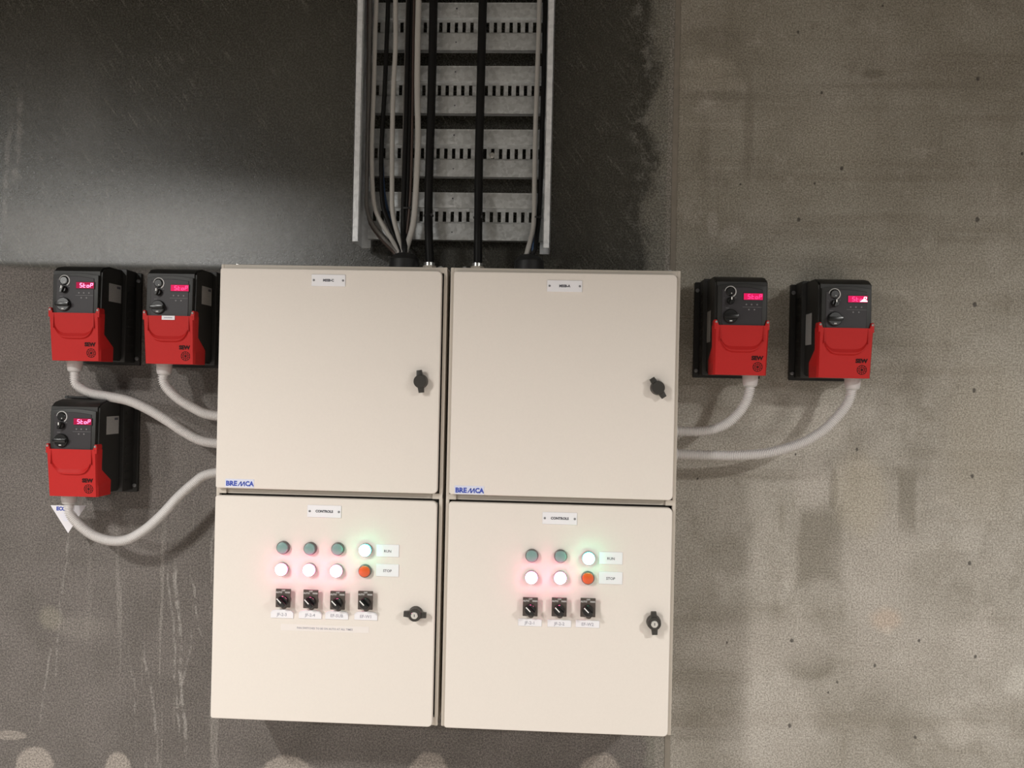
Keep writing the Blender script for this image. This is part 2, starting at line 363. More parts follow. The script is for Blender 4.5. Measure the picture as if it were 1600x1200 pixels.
# ------------------------------------------------------------------ control cabinets
YB, YF = -.215, -.229                          # body rim and door face
def cabinet(name_x, doorx, label, plate_txt):
    x0, x1 = name_x; cx = (x0+x1)/2; zb = .7045; zt = 1.7755
    root = thing('control_cabinet', label, 'electrical cabinet', (cx, 0, zb), 'beige control cabinets')
    def P(px, py, Y=YF): p = U(px, py, Y); return (p.x-cx, p.y, p.z-zb)
    w = (x1-x0)/2; H = zt-zb
    bm = B(); box(bm, (-w, -.200, 0), (w, -.003, H), 0, .004)
    # folded rim round the two door openings, with the channel between the doors
    for a, b in (((-w, 0), (-w+.008, H)), ((w-.008, 0), (w, H))): box(bm, (a[0], YB, a[1]), (b[0], -.198, b[1]), 0, .002)
    zm0, zm1 = 1.2295-zb, 1.247-zb
    for a, b in ((0, .02), (H-.014, H)): box(bm, (-w, YB+.001, a), (w, -.198, b), 0, .003)
    box(bm, (-w+.02, -.2085, zm0+.0035), (w-.02, -.198, zm1+.02), 0, .001)
    for x0_, x1_ in ((-w, -w+.024), (w-.024, w)): box(bm, (x0_, YB+.0005, zm0+.0035), (x1_, -.198, zm1-.001), 0, .0015)
    for x in (-w+.008, w-.0125): box(bm, (x, -.2012, .02), (x+.0045, -.199, H-.014), 1)                 # dark strips that paint the shade in the gap beside the doors
    box(bm, (-w+.008, -.2012, zm0-.006), (w-.008, -.199, zm0+.0034), 1)  # dark strip standing for the shade above the lower door
    obj('enclosure_body', bm, ['enamel_in', 'gasket_gap_shade'], root)
    for x in (-w+.03, w-.02):                  # fixing bolts on the roof
        bm = B(); lathe(bm, [(.006, 0), (.006, .004), (.003, .006), (0, .006)], 10, 0, None, 'z'); obj('roof_bolt', bm, 'chrome', root, (x, -.19, H))
    d0, d1 = doorx[0]-cx, doorx[1]-cx
    for z0, z1 in ((1.247, 1.765), (.7062, 1.2295)):
        bm = B()
        prism(bm, rrect(d0, z0-zb, d1, z1-zb, (.006, .011, .011, .006)), -.2165, YF, 0, .0035, 3)
        box(bm, (d0+.006, -.2165, z0-zb+.006), (d1-.006, -.2155, z1-zb-.006), 1)
        obj('door', bm, ['enamel', 'gasket_gap_shade'], root)
    return root, P

def nameplate(root, P, px, py, w, h, s, size):
    bm = B(); box(bm, (-w/2, -.002, -h/2), (w/2, 0, h/2), 0, .0006, 1)
    text(bm, s, size, 0, -.0021, 0, 1, bold=.0004)
    o = obj('nameplate', bm, ['white', 'ink'], root, P(px, py))
    for x in (-w*.43, w*.43):
        bm = B(); lathe(bm, [(.0026, 0), (.0026, .0008), (.0016, .0014), (0, .0014)], 12); obj('screw', bm, 'screw', o, (x, -.002, 0))
def text_label(root, P, px, py, w, h, s, size, ink='ink', tab=False, name='label_plate', col='white', th=.0018):
    bm = B()
    if tab:
        ol = [(-w/2, -h/2), (w/2, -h/2), (w/2, h*.2), (w*.44, h*.42)] + [(w*.40*math.cos(a), h*.42 + h*.16*math.sin(a)) for a in [PI*k/8 for k in range(1, 8)]] + [(-w*.44, h*.42), (-w/2, h*.2)]
        prism(bm, ol, 0, -.0022, 0, .0004, 1)
    else: box(bm, (-w/2, -th, -h/2), (w/2, 0, h/2), 0, th*.2, 1)
    text(bm, s, size, 0, -.0023 if tab else -th-.0001, -h*.05, 1, bold=.0001)
    return obj(name, bm, [col, ink], root, P(px, py))
def lamp(root, P, px, py, kind):
    """22 mm pilot light: bezel ring and domed lens"""
    lit = kind.startswith('lit')
    bm = B(); lathe(bm, [(.0152, 0), (.0152, .006), (.0145, .0085), (.0125, .0095), (.0118, .008), (.0118, 0)], 32)
    b = obj('pilot_light', bm, 'bezel_lt' if lit else 'bezel', root, P(px, py, YF-.006)); b.location.y = YF
    bm = B()
    lathe(bm, [(.0142, .004), (.0142, .0115), (.0135, .013)], 32, 1)
    lathe(bm, [(.0135, .013), (.0122, .0152), (.0085, .0168), (.004, .0175), (0, .0177)], 32, 0)
    mats = {'green': ['lens_green', 'bezel'], 'orange': ['lens_orange', 'bezel'], 'lit_red': ['lit_red', 'lit_red_rim'], 'lit_green': ['lit_green', 'lit_green_rim']}[kind]
    if not lit:
        bm.free(); bm = B()
        lathe(bm, [(.0131, .004), (.0131, .010), (.0118, .0118), (.008, .0128), (.004, .0133), (0, .0134)], 32, 0)
    obj('lens', bm, mats, b, label={'green': 'unlit green lens', 'orange': 'unlit red lens', 'lit_red': 'glowing red lens', 'lit_green': 'glowing green lens'}[kind])
def selector(root, P, px, py):
    bm = B()
    lathe(bm, [(.0155, 0), (.0155, .010)], 28, 0, T(0, 0, -.006))
    lathe(bm, [(.0075, 0), (.0075, .012)], 16, 0, T(.002, 0, -.0185))
    prism(bm, rrect(-.0172, -.0215, .0172, .0215, .001, 2), -.010, -.0135, 0, .0006, 1)
    text(bm, 'AUTO', .0052, -.0095, -.0137, .0135, 1, bold=.0003); text(bm, 'OFF', .0048, .0005, -.0137, .0180, 1, bold=.0002); text(bm, 'MAN', .0052, .0105, -.0137, .0135, 1, bold=.0003)
    s = obj('selector_switch', bm, ['switchp', 'arc'], root, P(px, py, YF-.012)); s.location.y = YF
    bm = B(); a = math.radians(45)
    lathe(bm, [(.0128, .0135), (.0128, .020), (.0118, .0215), (0, .0215)], 28, 0, T(0, 0, -.006))
    k = T(0, 0, -.006, a)                       # handle bar turned to AUTO
    box(bm, (-.0125, -.031, -.0042), (.0125, -.019, .0042), 0, .0012, 2, k)
    box(bm, (-.0128, -.0316, -.0011), (.0012, -.0306, .0011), 1, 0, 1, k)
    obj('knob', bm, ['knob', 'tick'], s)
def latch(root, P, px, py, ang, lock):
    bm = B(); k = T(0, 0, 0, -ang)
    lathe(bm, [(.0165, 0), (.0165, .006), (.0150, .010), (.0150, .019), (.0138, .0205), (0, .0205)], 30)
    ol = [(-.006, -.0262), (.006, -.0262), (.0075, -.012), (.0075, .012), (.006, .0262), (-.006, .0262), (-.0075, .012), (-.0075, -.012)]
    prism(bm, ol, -.009, -.017, 0, .0012, 2, k)
    l = obj('latch', bm, 'latch', root, P(px, py, YF-.012)); l.location.y = YF
    if lock:
        bm = B(); lathe(bm, [(.0082, .0200), (.0082, .0222), (.0072, .0232), (0, .0232)], 22); box(bm, (-.0008, -.0236, -.003), (.0008, -.023, .003), 1)
        obj('lock_cylinder', bm, ['chrome', 'ink'], l, label='bright steel key lock')
def badge(root, P, px, py, w=.0685, h=.0195):
    """pale label with the blue italic-M wordmark"""
    bm = B(); box(bm, (-w/2, -.0008, -h/2), (w/2, 0, h/2), 0)
    y = -.0010; text(bm, 'BRE', .0155, -w*.475, y, -.0012, 1, 'LEFT', 1.03, bold=.0007)
    def bar(x0, z0, x1, z1, t): # slanted stroke
        prism(bm, [(x0-t, z0), (x0+t, z0), (x1+t, z1), (x1-t, z1)], -.0008, -.0011, 1)
    z0, z1 = -.0066, .0044
    bar(-.0035, z0, .0035, z1, .0012); bar(.0035, z1, .0035+.0005, z0, .0013); bar(.0045, z0, .0112, z1, .0012); bar(.0112, z1, .0118, z0, .0013)
    text(bm, 'CA', .0155, w*.485, y, -.0012, 1, 'RIGHT', .92, bold=.0007)
    box(bm, (-w/2+.001, -.001, -h/2+.0012), (w/2-.001, -.0007, -h/2+.0022), 2)
    obj('maker_badge', bm, ['badge', 'blueink', 'white'], root, P(px, py))
def roof_gland(root, px, py):
    p = U(px, py, -.1); q = (p.x-root.location.x, -.1, 1.7755-.7045)
    bm = B(); lathe(bm, [(.0165, 0), (.0165, .019), (.013, .020)], 6, 0, None, 'z'); lathe(bm, [(.0135, .019), (.0135, .027), (.010, .0285), (0, .0285)], 20, 1, None, 'z')
    obj('cable_gland', bm, ['enamel_in', 'chrome'], root, q)
def roof_grommet(root, px, py):
    p = U(px, py, -.1); q = (p.x-root.location.x, -.1, 1.7755-.7045)
    bm = B(); lathe(bm, [(.037, 0), (.0375, .012), (.036, .030), (.0365, .033), (.034, .037), (.025, .046), (.016, .050), (0, .050)], 32, 0, None, 'z')
    obj('cable_grommet', bm, 'rubber', root, q)

cabL, P = cabinet((-.788, -.2495), (-.7846, -.2603), 'left beige two-door control cabinet with four selector switches below its lamps', 'C')
nameplate(cabL, P, 513.5, 438.3, .080, .0275, 'MSSB-C', .0078)
nameplate(cabL, P, 507, 799, .080, .0285, 'CONTROLS', .0078)
badge(cabL, P, 374.5, 755)
latch(cabL, P, 656.8, 596, math.radians(7), False); latch(cabL, P, 648.5, 960, math.radians(88), True)
for (x, y), k in zip(((442, 855.8), (484.4, 857.4), (527.6, 858), (571, 859.3), (440.4, 889.3), (483.6, 890.2), (526, 891.7), (570, 892.4)),
                     ('green', 'green', 'green', 'lit_green', 'lit_red', 'lit_red', 'lit_red', 'orange')): lamp(cabL, P, x, y, k)
text_label(cabL, P, 606, 860.3, .053, .0285, 'RUN', .0085); text_label(cabL, P, 605.5, 891, .053, .0285, 'STOP', .0085)
for (x, y), (lx, ly), s in zip(((442.5, 934.5), (485.5, 936), (527.5, 938), (571, 938)), ((441, 959.3), (485, 960.3), (526.5, 961.3), (572, 962.5)), ('JF-2-3', 'JF-2-4', 'EF-SUB', 'EF-W1')):
    selector(cabL, P, x, y); text_label(cabL, P, lx, ly, .054, .0185, s, .0100, 'greyink', True)
text_label(cabL, P, 507.5, 982, .208, .0150, 'FAN SWITCHES TO BE ON AUTO AT ALL TIMES', .0062, 'greyink', False, 'instruction_label', 'tape', .0004)
roof_gland(cabL, 671, 415); roof_grommet(cabL, 632, 405)

cabR, P = cabinet((-.2415, .2915), (-.2327, .2824), 'right beige two-door control cabinet with three selector switches below its lamps', 'A')
nameplate(cabR, P, 882.3, 447.2, .081, .0265, 'MSSB-A', .0078)
nameplate(cabR, P, 874.6, 810, .080, .0280, 'CONTROLS', .0078)
badge(cabR, P, 733.3, 765.7)
latch(cabR, P, 1028, 606, math.radians(34), False); latch(cabR, P, 1022, 973.5, math.radians(4), True)
for (x, y), k in zip(((831, 868.4), (876, 869.2), (919.6, 872), (830.4, 902), (875.4, 902.6), (918.6, 903.2)), ('green', 'green', 'lit_green', 'lit_red', 'lit_red', 'orange')): lamp(cabR, P, x, y, k)
text_label(cabR, P, 954.5, 871.9, .053, .0280, 'RUN', .0085); text_label(cabR, P, 954, 903, .054, .0280, 'STOP', .0085)
for (x, y), (lx, ly), s in zip(((828.5, 948), (873.7, 948.5), (918.7, 949.3)), ((828, 972.5), (874, 974), (918, 974.8)), ('JF-2-1', 'JF-2-2', 'EF-W2')):
    selector(cabR, P, x, y); text_label(cabR, P, lx, ly, .0545, .0165, s, .0100, 'greyink', False)
roof_gland(cabR, 746, 415); roof_grommet(cabR, 827, 406)

# ------------------------------------------------------------------ motor drives
SEG = {'a': ((0,1),(1,1)), 'b': ((1,1),(1,.5)), 'c': ((1,.5),(1,0)), 'd': ((0,0),(1,0)), 'e': ((0,.5),(0,0)), 'f': ((0,1),(0,.5)), 'g': ((0,.5),(1,.5))}
CH = {'S': 'afgcd', 't': 'fged', 'o': 'gecd', 'P': 'abfge'}
def build_drive(label):
    """Local frame: x centred, z from the foot of the back plate, y 0 at the wall."""
    r = thing('motor_drive', label, 'motor drive', (0,0,0), 'red and black motor drives')
    bm = B(); prism(bm, rrect(-.084, 0, .084, .243, .003), -.001, -.010, 0, .001, 1)
    bp = obj('back_plate', bm, 'black2', r)
    for x in (-.077, .077):
        for z in (.018, .222):
            bm = B(); lathe(bm, [(.0050, .010), (.0050, .0125), (.0035, .014), (0, .014)], 12); obj('mounting_screw', bm, 'screw', bp, (x, 0, z))
    # housing: heat-sink block behind, moulded body in front with chamfered top
    bm = B()
    prism(bm, rrect(-.071, .006, .071, .246, .004), -.010, -.060, 0, .002, 2)
    for k in range(9): box(bm, (-.0725, -.050, .03+.022*k), (.0725, -.018, .036+.022*k), 0)
    sec = [(-.060, .010), (-.060, .243), (-.120, .243), (-.150, .236), (-.162, .226), (-.1645, .120), (-.150, .012)]   # y,z side profile
    t = bmesh.new(); a = [t.verts.new((-.0615, y, z)) for y, z in sec]; b = [t.verts.new((.0615, y, z)) for y, z in sec]
    t.faces.new(a); t.faces.new(b[::-1]); n = len(sec)
    for i in range(n): t.faces.new((a[i], b[i], b[(i+1) % n], a[(i+1) % n]))
    bmesh.ops.recalc_face_normals(t, faces=t.faces)
    bmesh.ops.bevel(t, geom=[e for e in t.edges if abs(e.verts[0].co.x-e.verts[1].co.x) < 1e-6], offset=.004, segments=2, affect='EDGES')
    put(bm, t, 0)
    obj('housing', bm, 'black2', r)
    # keypad: charcoal face with arched top
    arch = [(-.0570+.114*k/14, .2155+.0055*math.sin(PI*k/14)) for k in range(14, -1, -1)]
    bm = B(); prism(bm, [(-.0535, .1095), (.0535, .1095)] + [(.0565, .135)] + arch + [(-.0565, .135)], -.155, -.1685, 0, .002, 2)
    inn = [(-.047+.094*k/14, .2075+.005*math.sin(PI*k/14)) for k in range(14, -1, -1)]
    prism(bm, [(-.044, .1125), (.046, .1125), (.047, .135)] + inn + [(-.047, .135)], -.165, -.1700, 1, .0008, 1)
    y = -.1703
    text(bm, 'MOVITRAC LTE', .0062, .018, y, .1175, 2); box(bm, (.001, y, .1655), (.046, y+.001, .1661), 2)
    for x, z in ((.010, .172), (.022, .172), (.035, .172), (.016, .160), (.029, .160)): lathe(bm, [(.0018, .1700), (.0018, .1703), (0, .1703)], 10, 2, T(x, 0, z))
    for x in (-.042, -.015): text(bm, '-' if x < -.03 else '+', .006, x, y, .187, 2)
    box(bm, (-.038, y, .1625), (-.030, y+.001, .1633), 2)
    kp = obj('keypad_panel', bm, ['black2', 'panel', 'panel2'], r)
    # speed dial with its white arc
    bm = B(); n = 26
    lathe(bm, [(.0105, .1695), (.0105, .1715), (.0085, .1735), (0, .1735)], 26)
    a0, a1 = math.radians(175), math.radians(-60)
    for k in range(n):
        u, v = k/n, (k+1)/n
        A, Bq = a0+(a1-a0)*u, a0+(a1-a0)*v; w0, w1 = .0010+.0016*u, .0010+.0016*v
        prism(bm, [(q*math.cos(g), q*math.sin(g)) for q, g in ((.0128-w0/2, A), (.0128-w1/2, Bq), (.0128+w1/2, Bq), (.0128+w0/2, A))], -.1695, -.1704, 1)
    lathe(bm, [(.0014, .1735), (.0014, .1739), (0, .1739)], 8, 1, T(.002, 0, -.004))
    obj('speed_dial', bm, ['knob', 'arc'], kp, (-.0275, 0, .2015))
    bm = B(); lathe(bm, [(.0088, .1695), (.0084, .1770), (.0072, .1790), (0, .1790)], 22); box(bm, (-.0085, -.184, -.0028), (.0085, -.178, .0028), 0, .001, 1, T(0,0,0,math.radians(-70)))
    box(bm, (-.0011, -.1846, .0015), (.0011, -.1836, .0078), 1)
    obj('selector_knob', bm, ['knob', 'tick'], kp, (-.0270, 0, .1800))
    bm = B(); lathe(bm, [(.0170, .1695), (.0166, .1745), (.0150, .1765), (0, .1765)], 30); box(bm, (-.0165, -.1835, -.0045), (.0165, -.176, .0045), 0, .0015, 2)
    box(bm, (-.0030, -.1770, -.0125), (.0030, -.1763, -.0098), 1)
    obj('isolator_knob', bm, ['knob', 'arc'], kp, (-.0265, 0, .1435))
    # red terminal cover: wide face sloping back, side wings flaring towards the wall
    t = bmesh.new()
    def face(x, z): return -.1745 + .0125*max(0, (.125-z)/.118)
    def bk(z): return -.150 + (0 if z > .072 else .045*min(1, (.072-z)/.03))
    zz = [.006, .010, .030, .042, .050, .058, .072, .100, .1225]
    L = []
    for z in zz:
        hw = .0620+.0018*(z/.12); yb, yf = bk(z), face(0, z)
        L.append([t.verts.new(p) for p in ((-hw-.0015, yb, z), (-hw, yf+.006, z), (-hw+.004, yf, z), (hw-.004, yf, z), (hw, yf+.006, z), (hw+.0015, yb, z))])
    for a, b in zip(L, L[1:]):
        for k in range(5): t.faces.new((a[k], a[k+1], b[k+1], b[k]))
        t.faces.new((a[5], a[0], b[0], b[5]))
    t.faces.new(L[0][::-1]); t.faces.new(L[-1]); bmesh.ops.recalc_face_normals(t, faces=t.faces)
    bm = B(); put(bm, t, 0)
    for s in (-1, 1):                            # ears that carry the two screws
        ol = [(s*.050, .1125), (s*.0640, .1125), (s*.0642, .131), (s*.0622, .1355), (s*.0580, .1350), (s*.0555, .128)]
        prism(bm, ol if s > 0 else ol[::-1], -.150, -.1735, 0, .0015, 2)
    # raised lip under the finger recess
    t = bmesh.new(); rows = []
    N = 24
    for k in range(N+1):
        u = k/N*2-1; x = .050*u; ed = abs(u)**5
        zc = .0645 + .026*ed; hh = .0105*(1-.5*abs(u)**3)
        yb = face(0, zc)
        rows.append([t.verts.new((x, yb+.0006, zc+hh*1.15)), t.verts.new((x*.99, yb-.0052*(1-.3*ed), zc+hh*.05)), t.verts.new((x*.98, yb-.0048*(1-.3*ed), zc-hh*.25)), t.verts.new((x*.97, yb+.0006, zc-hh*.6))])
    for a, b in zip(rows, rows[1:]):
        for k in range(3): t.faces.new((a[k], b[k], b[k+1], a[k+1]))
    bmesh.ops.recalc_face_normals(t, faces=t.faces); put(bm, t, 0)
    for s in (-1, 1):                            # slanting edges of the recess
        prism(bm, [(s*.0500, .086), (s*.0512, .086), (s*.0508, .1215), (s*.0496, .1215)][::s], -.165, -.1748, 0)
    tc = obj('terminal_cover', bm, ['red', 'reddark'], r, label='red plastic terminal cover')
    # maker's letters and round emblem
    bm = B(); ye = face(0, .042)-.0006
    text(bm, 'SEW', .0128, .0385, ye, .0460, 0, bold=.0007, sx=1.04)
    for r0, r1 in ((.0114, .0102), (.0068, .0060)):
        lathe(bm, [(r1, 0), (r0, 0), (r0, .0006), (r1, .0006), (r1, 0)], 30, 0, T(.0405, ye+.0006, .0255), caps=False)
    for k in range(6): prism(bm, [(-.0009, 0), (.0009, 0), (.0004, .0052), (-.0004, .0052)], ye+.0006, ye, 0, 0, 1, T(.0405, 0, .0255, k*PI/3))
    for k in range(10): prism(bm, [(-.0006, .0072), (.0006, .0072), (.0006, .0098), (-.0006, .0098)], ye+.0006, ye, 0, 0, 1, T(.0405, 0, .0255, k*PI/5))
    for v in bm.verts: v.co.y += face(0, v.co.z)-face(0, .042)      # follows the slope of the cover
    obj('cover_emblem', bm, 'reddark', tc)
    for s in (-1, 1):
        bm = B(); lathe(bm, [(.0026, .1730), (.0026, .1748), (.0018, .1755), (0, .1755)], 14); obj('cover_screw', bm, 'bezel_lt', tc, (s*.0597, 0, .1300))
    # rating labels on the two flanks
    bm = B(); box(bm, (.0610, -.127, .157), (.0620, -.069, .202), 0); box(bm, (.0619, -.090, .192), (.0621, -.073, .198), 1); obj('rating_label', bm, ['label', 'ink'], r)
    bm = B(); box(bm, (-.0620, -.112, .086), (-.0610, -.067, .162), 0); obj('rating_label', bm, 'label', r)
    return r
def dup(src, label):
    r = src.copy(); C.objects.link(r); r['label'] = label
    for ch in src.children:
        c = ch.copy(); C.objects.link(c); c.parent = r
        for g in ch.children:
            d = g.copy(); C.objects.link(d); d.parent = c
    return r
def display(r, window, digits, last=None):
    bm = B(); box(bm, (.002, -.1712, .1815), (.049, -.169, .1995), 1, .0006, 1); box(bm, (.0035, -.1716, .183), (.0475, -.171, .198), 0)
    d = obj('display', bm, [window, 'panel'], r, label='glowing red digit display')
    bm = B(); w, h, x, z = .0052, .0095, .0125, .1858
    for i, ch in enumerate('StoP'):
        for s in CH[ch]:
            (a, b), (c, e) = SEG[s]; sl = .0012
            p = Vector((x+a*w+b*sl, z+b*h)); q = Vector((x+c*w+e*sl, z+e*h)); dv = (q-p).normalized(); nv = Vector((-dv.y, dv.x))*.00065
            prism(bm, [tuple(v) for v in (p+nv, p-nv, q-nv, q+nv)], -.1714, -.1720, 1 if (last and i == 3) else 0)
        x += .0088
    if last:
        prism(bm, [(.030, .1845), (.0472, .1845), (.0472, .1872), (.037, .1900)], -.1714, -.1720, 1)  # white glare on the window, modelled as a glowing wedge
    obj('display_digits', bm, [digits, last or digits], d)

LBL = ('red and black motor drive upper left, outermost, straight above another drive',
       'red and black motor drive tucked against the left cabinet, white sticker below its keypad',
       'lowest red and black motor drive at lower left, white triangular tag hanging below',
       'red and black motor drive directly right of the right cabinet',
       'red and black motor drive farthest right, white glare on its display')
d0 = build_drive(LBL[0])
drives = [d0] + [dup(d0, s) for s in LBL[1:]]
for d, (x, z) in zip(drives, ((-1.169, 1.5345), (-.933, 1.5315), (-1.1675, 1.2015), (.4430, 1.5330), (.6840, 1.5310))): d.location = (x, 0, z)
for d, a in zip(drives, (('glass_glow', 'led'), ('glass_hot', 'led_dim'), ('glass_glow', 'led'), ('glass_hot', 'led_dim'), ('glass_hot', 'led_dim', 'led_white_glare'))): display(d, *a)
bm = B(); box(bm, (-.0155, -.1752, .1125), (.0165, -.1740, .1225), 0); box(bm, (-.010, -.1754, .1165), (.011, -.1751, .1185), 1)
obj('sticker', bm, ['sticker', 'greyink'], drives[1], label='small white sticker')
bm = B(); tube(bm, [(-.064, -.088, .2475), (-.02, -.088, .2468), (.045, -.088, .2455)], .0035, .01, 8); lathe(bm, [(.0042, -.004), (.0042, .004)], 10, 0, T(-.064, -.088, .2475))
obj('top_bracket', bm, 'rubber', drives[2])

# ------------------------------------------------------------------ corrugated conduits
def conduit(label, pts, glx, zfoot, cab_x, side):
    """pts: (px, py, Y) along the centre line; glx: gland centre on the drive's underside"""
    W = [U(*p) for p in pts]
    g = Vector((glx, W[0].y, zfoot+.0045)); W = [Vector((glx, W[0].y, zfoot-.020))] + W
    end = W[-1].copy(); end.x = cab_x + side*.004; W[-1] = end
    r = thing('flexible_conduit', label, 'conduit', g, 'grey corrugated conduits')
    bm = B(); tube(bm, W, .0124, .00105, 14, 0, 1.0, .0032, g); obj('corrugated_tube', bm, 'conduit', r, sharp=80)
    bm = B(); lathe(bm, [(.0215, .0), (.0215, -.008)], 8, 0, None, 'z'); lathe(bm, [(.0185, -.008), (.0185, -.020), (.0165, -.031), (.013, -.034), (0, -.034)], 24, 0, None, 'z')
    obj('end_fitting', bm, 'fitting', r)
    bm = B(); k = Matrix.Rotation(PI/2*side, 4, 'Y')
    lathe(bm, [(.0185, .0), (.0185, .007), (.0155, .008), (.0150, .016), (.0125, .0165), (0, .0165)], 24, 0, k, 'z')
    obj('end_fitting', bm, 'fitting', r, Vector((cab_x, end.y, end.z))-g)
XL, XR = -.788, .2915
conduit('grey corrugated conduit from the upper outermost left drive sweeping to the cabinet', [(118,597,-.11),(127,607,-.11),(144,615,-.11),(172,620,-.11),(202,626.5,-.11),(232,640,-.11),(262,658,-.11),(290,676.5,-.11),(318,689.5,-.11),(342,695,-.11)], U(117,574,-.11).x, 1.5345+.0085, XL, -1)
conduit('short grey corrugated conduit below the drive beside the left cabinet', [(255,593,-.11),(261,606,-.11),(278,622.5,-.11),(302,637.5,-.11),(325,647.5,-.11),(342,652,-.11)], U(256.5,577,-.11).x, 1.5315+.0085, XL, -1)
conduit('grey corrugated conduit looping up from the lower left drive to the cabinet', [(108,797,-.11),(113,808,-.11),(127,823,-.11),(148,837.5,-.11),(175,845,-.11),(200,842.5,-.11),(227,827,-.11),(253,804,-.11),(279,776,-.11),(302,755.5,-.11),(322,742,-.11),(342,734,-.11)], U(108,783,-.11).x, 1.2015+.0085, XL, -1)
conduit('short grey corrugated conduit bending from the drive beside the right cabinet', [(1171.5,609,-.11),(1166,627,-.11),(1154.5,645,-.11),(1137,661,-.11),(1115,670.5,-.11),(1090,674,-.11),(1066,674,-.11)], U(1172,597,-.11).x, 1.5330+.0085, XR, 1)
conduit('long grey corrugated conduit from the farthest right drive to the cabinet', [(1331,608,-.11),(1323,632,-.11),(1297,663,-.11),(1272,682,-.11),(1245,695,-.11),(1200,707.5,-.11),(1150,711.5,-.11),(1105,711,-.11),(1066,709.5,-.11)], U(1332,597,-.11).x, 1.5310+.0085, XR, 1)

# triangular paper tag hanging from the lower left drive
a, b, c = U(79, 789.5, -.075), U(134.5, 789.5, -.075), U(106.5, 833, -.075); o = (a+b)/2
tg = thing('hanging_tag', 'white triangular tag with blue letters hanging behind a conduit', 'tag', o)
bm = B(); prism(bm, [(a.x-o.x, a.z-o.z), (c.x-o.x, c.z-o.z), (b.x-o.x, b.z-o.z)], .0004, -.0004, 0)
text(bm, 'ECO', .0128, a.x-o.x+.016, -.0006, -.0095, 1, 'LEFT', .95, bold=.0008)
for k, (z, w) in enumerate(((-.021, .018), (-.026, .030), (-.031, .024), (-.036, .016), (-.040, .012))): box(bm, (-.006-w/2, -.0007, z), (-.006+w/2, -.0003, z+.0014), 2)
obj('tag_card', bm, ['sticker', 'blueink', 'badge'], tg)
s0 = U(126.5, 789, -.075)
bm = B(); tube(bm, [s0, s0+Vector((0,0,.010)), s0+Vector((0,0,.0255))], .0035, .006, 8, 0, .4, 0, o); obj('tag_strap', bm, 'fitting', tg)

# ------------------------------------------------------------------ cable tray
zt0, ztop = 1.8465, 2.86
tray = thing('cable_tray', 'galvanised slotted cable tray running up the wall above the cabinets', 'cable tray', (-.2555, 0, zt0))
ox, oz = -.2555, zt0
for s, xa, zb_ in ((-1, -.4985, 1.8480), (1, -.0120, 1.8385)):
    bm = B(); xi = xa - s*.0168; z0, z1 = zb_-oz, ztop-oz
    xw = xa if s > 0 else xa
    box(bm, (min(xa, xi)-ox, -.130, z0), (max(xa, xi)-ox, -.1275, z1), 0, .0006, 1)                   # front flange
    xwb = xa - s*.0025
    box(bm, (min(xa, xwb)-ox, -.130, z0), (max(xa, xwb)-ox, -.030, z1), 0, .0006, 1)                   # web
    xb = xa - s*.026
    box(bm, (min(xa, xb)-ox, -.0325, z0), (max(xa, xb)-ox, -.030, z1), 0, .0006, 1)                    # back flange
    box(bm, (min(xi, xi+s*.002)-ox, -.130, z0), (max(xi, xi+s*.002)-ox, -.120, z1), 0, .0004, 1)       # return lip
    obj('side_rail', bm, 'galv_lit', tray)  # same steel as the rungs, lamp reflection lightened into its colour
def rung_mesh():
    bm = B(); x0, x1 = -.2205, .2280; h = .1205
    for z0, z1 in ((.082, h), (0, .043)):
        box(bm, (x0, -.0565, z0), (x1, -.0525, z1), 0, .0018, 2)
        for z in (z0, z1-.002): box(bm, (x0, -.055, z), (x1, -.047, z+.002), 0, .0005, 1)
        mid = (z0+z1)/2; box(bm, (x0, -.0568, mid-.0006), (x1, -.0558, mid+.0006), 0)
        lathe(bm, [(.0022, .0560), (.0022, .0566), (0, .0566)], 10, 1, T(-.005, 0, mid+(.004 if z0 else -.001)))
    for z in (0, h-.0025): box(bm, (x0, -.0570, z), (x1, -.036, z+.0025), 0, .0011, 2)
    box(bm, (x0, -.049, .041), (x1, -.047, .0475), 0); box(bm, (x0, -.049, .0735), (x1, -.047, .084), 0)
    p, w = .0199, .0087; k = 0; x = x0
    while x < x1 - .004:
        box(bm, (x, -.049, .047), (min(x+p-w, x1), -.047, .074), 0); x += p
    return bm
me = None
for k in range(6):
    z = 1.8675 + .1604*k
    if me is None: rg = obj('rung', rung_mesh(), ['galv', 'ink'], tray, (0, 0, z-oz)); me = rg
    else:
        rg = me.copy(); C.objects.link(rg); rg.location = (0, 0, z-oz)
p = U(768.5, 242, -.055); bm = B(); lathe(bm, [(.0075, .047), (.0075, .050)], 18); lathe(bm, [(.0052, .050), (.0052, .056), (.004, .057), (0, .057)], 6)
obj('tray_bolt', bm, 'chrome', tray, (p.x-ox, 0, p.z-oz))
for zc in (1.93, 2.57):                          # stand-offs that carry the tray off the wall
    for x in (-.486, -.0245):
        bm = B(); box(bm, (x-.012-ox, -.0315, zc-.02-oz), (x+.012-ox, -.0005, zc+.02-oz), 0, .001, 1); obj('wall_bracket', bm, 'galv', tray)

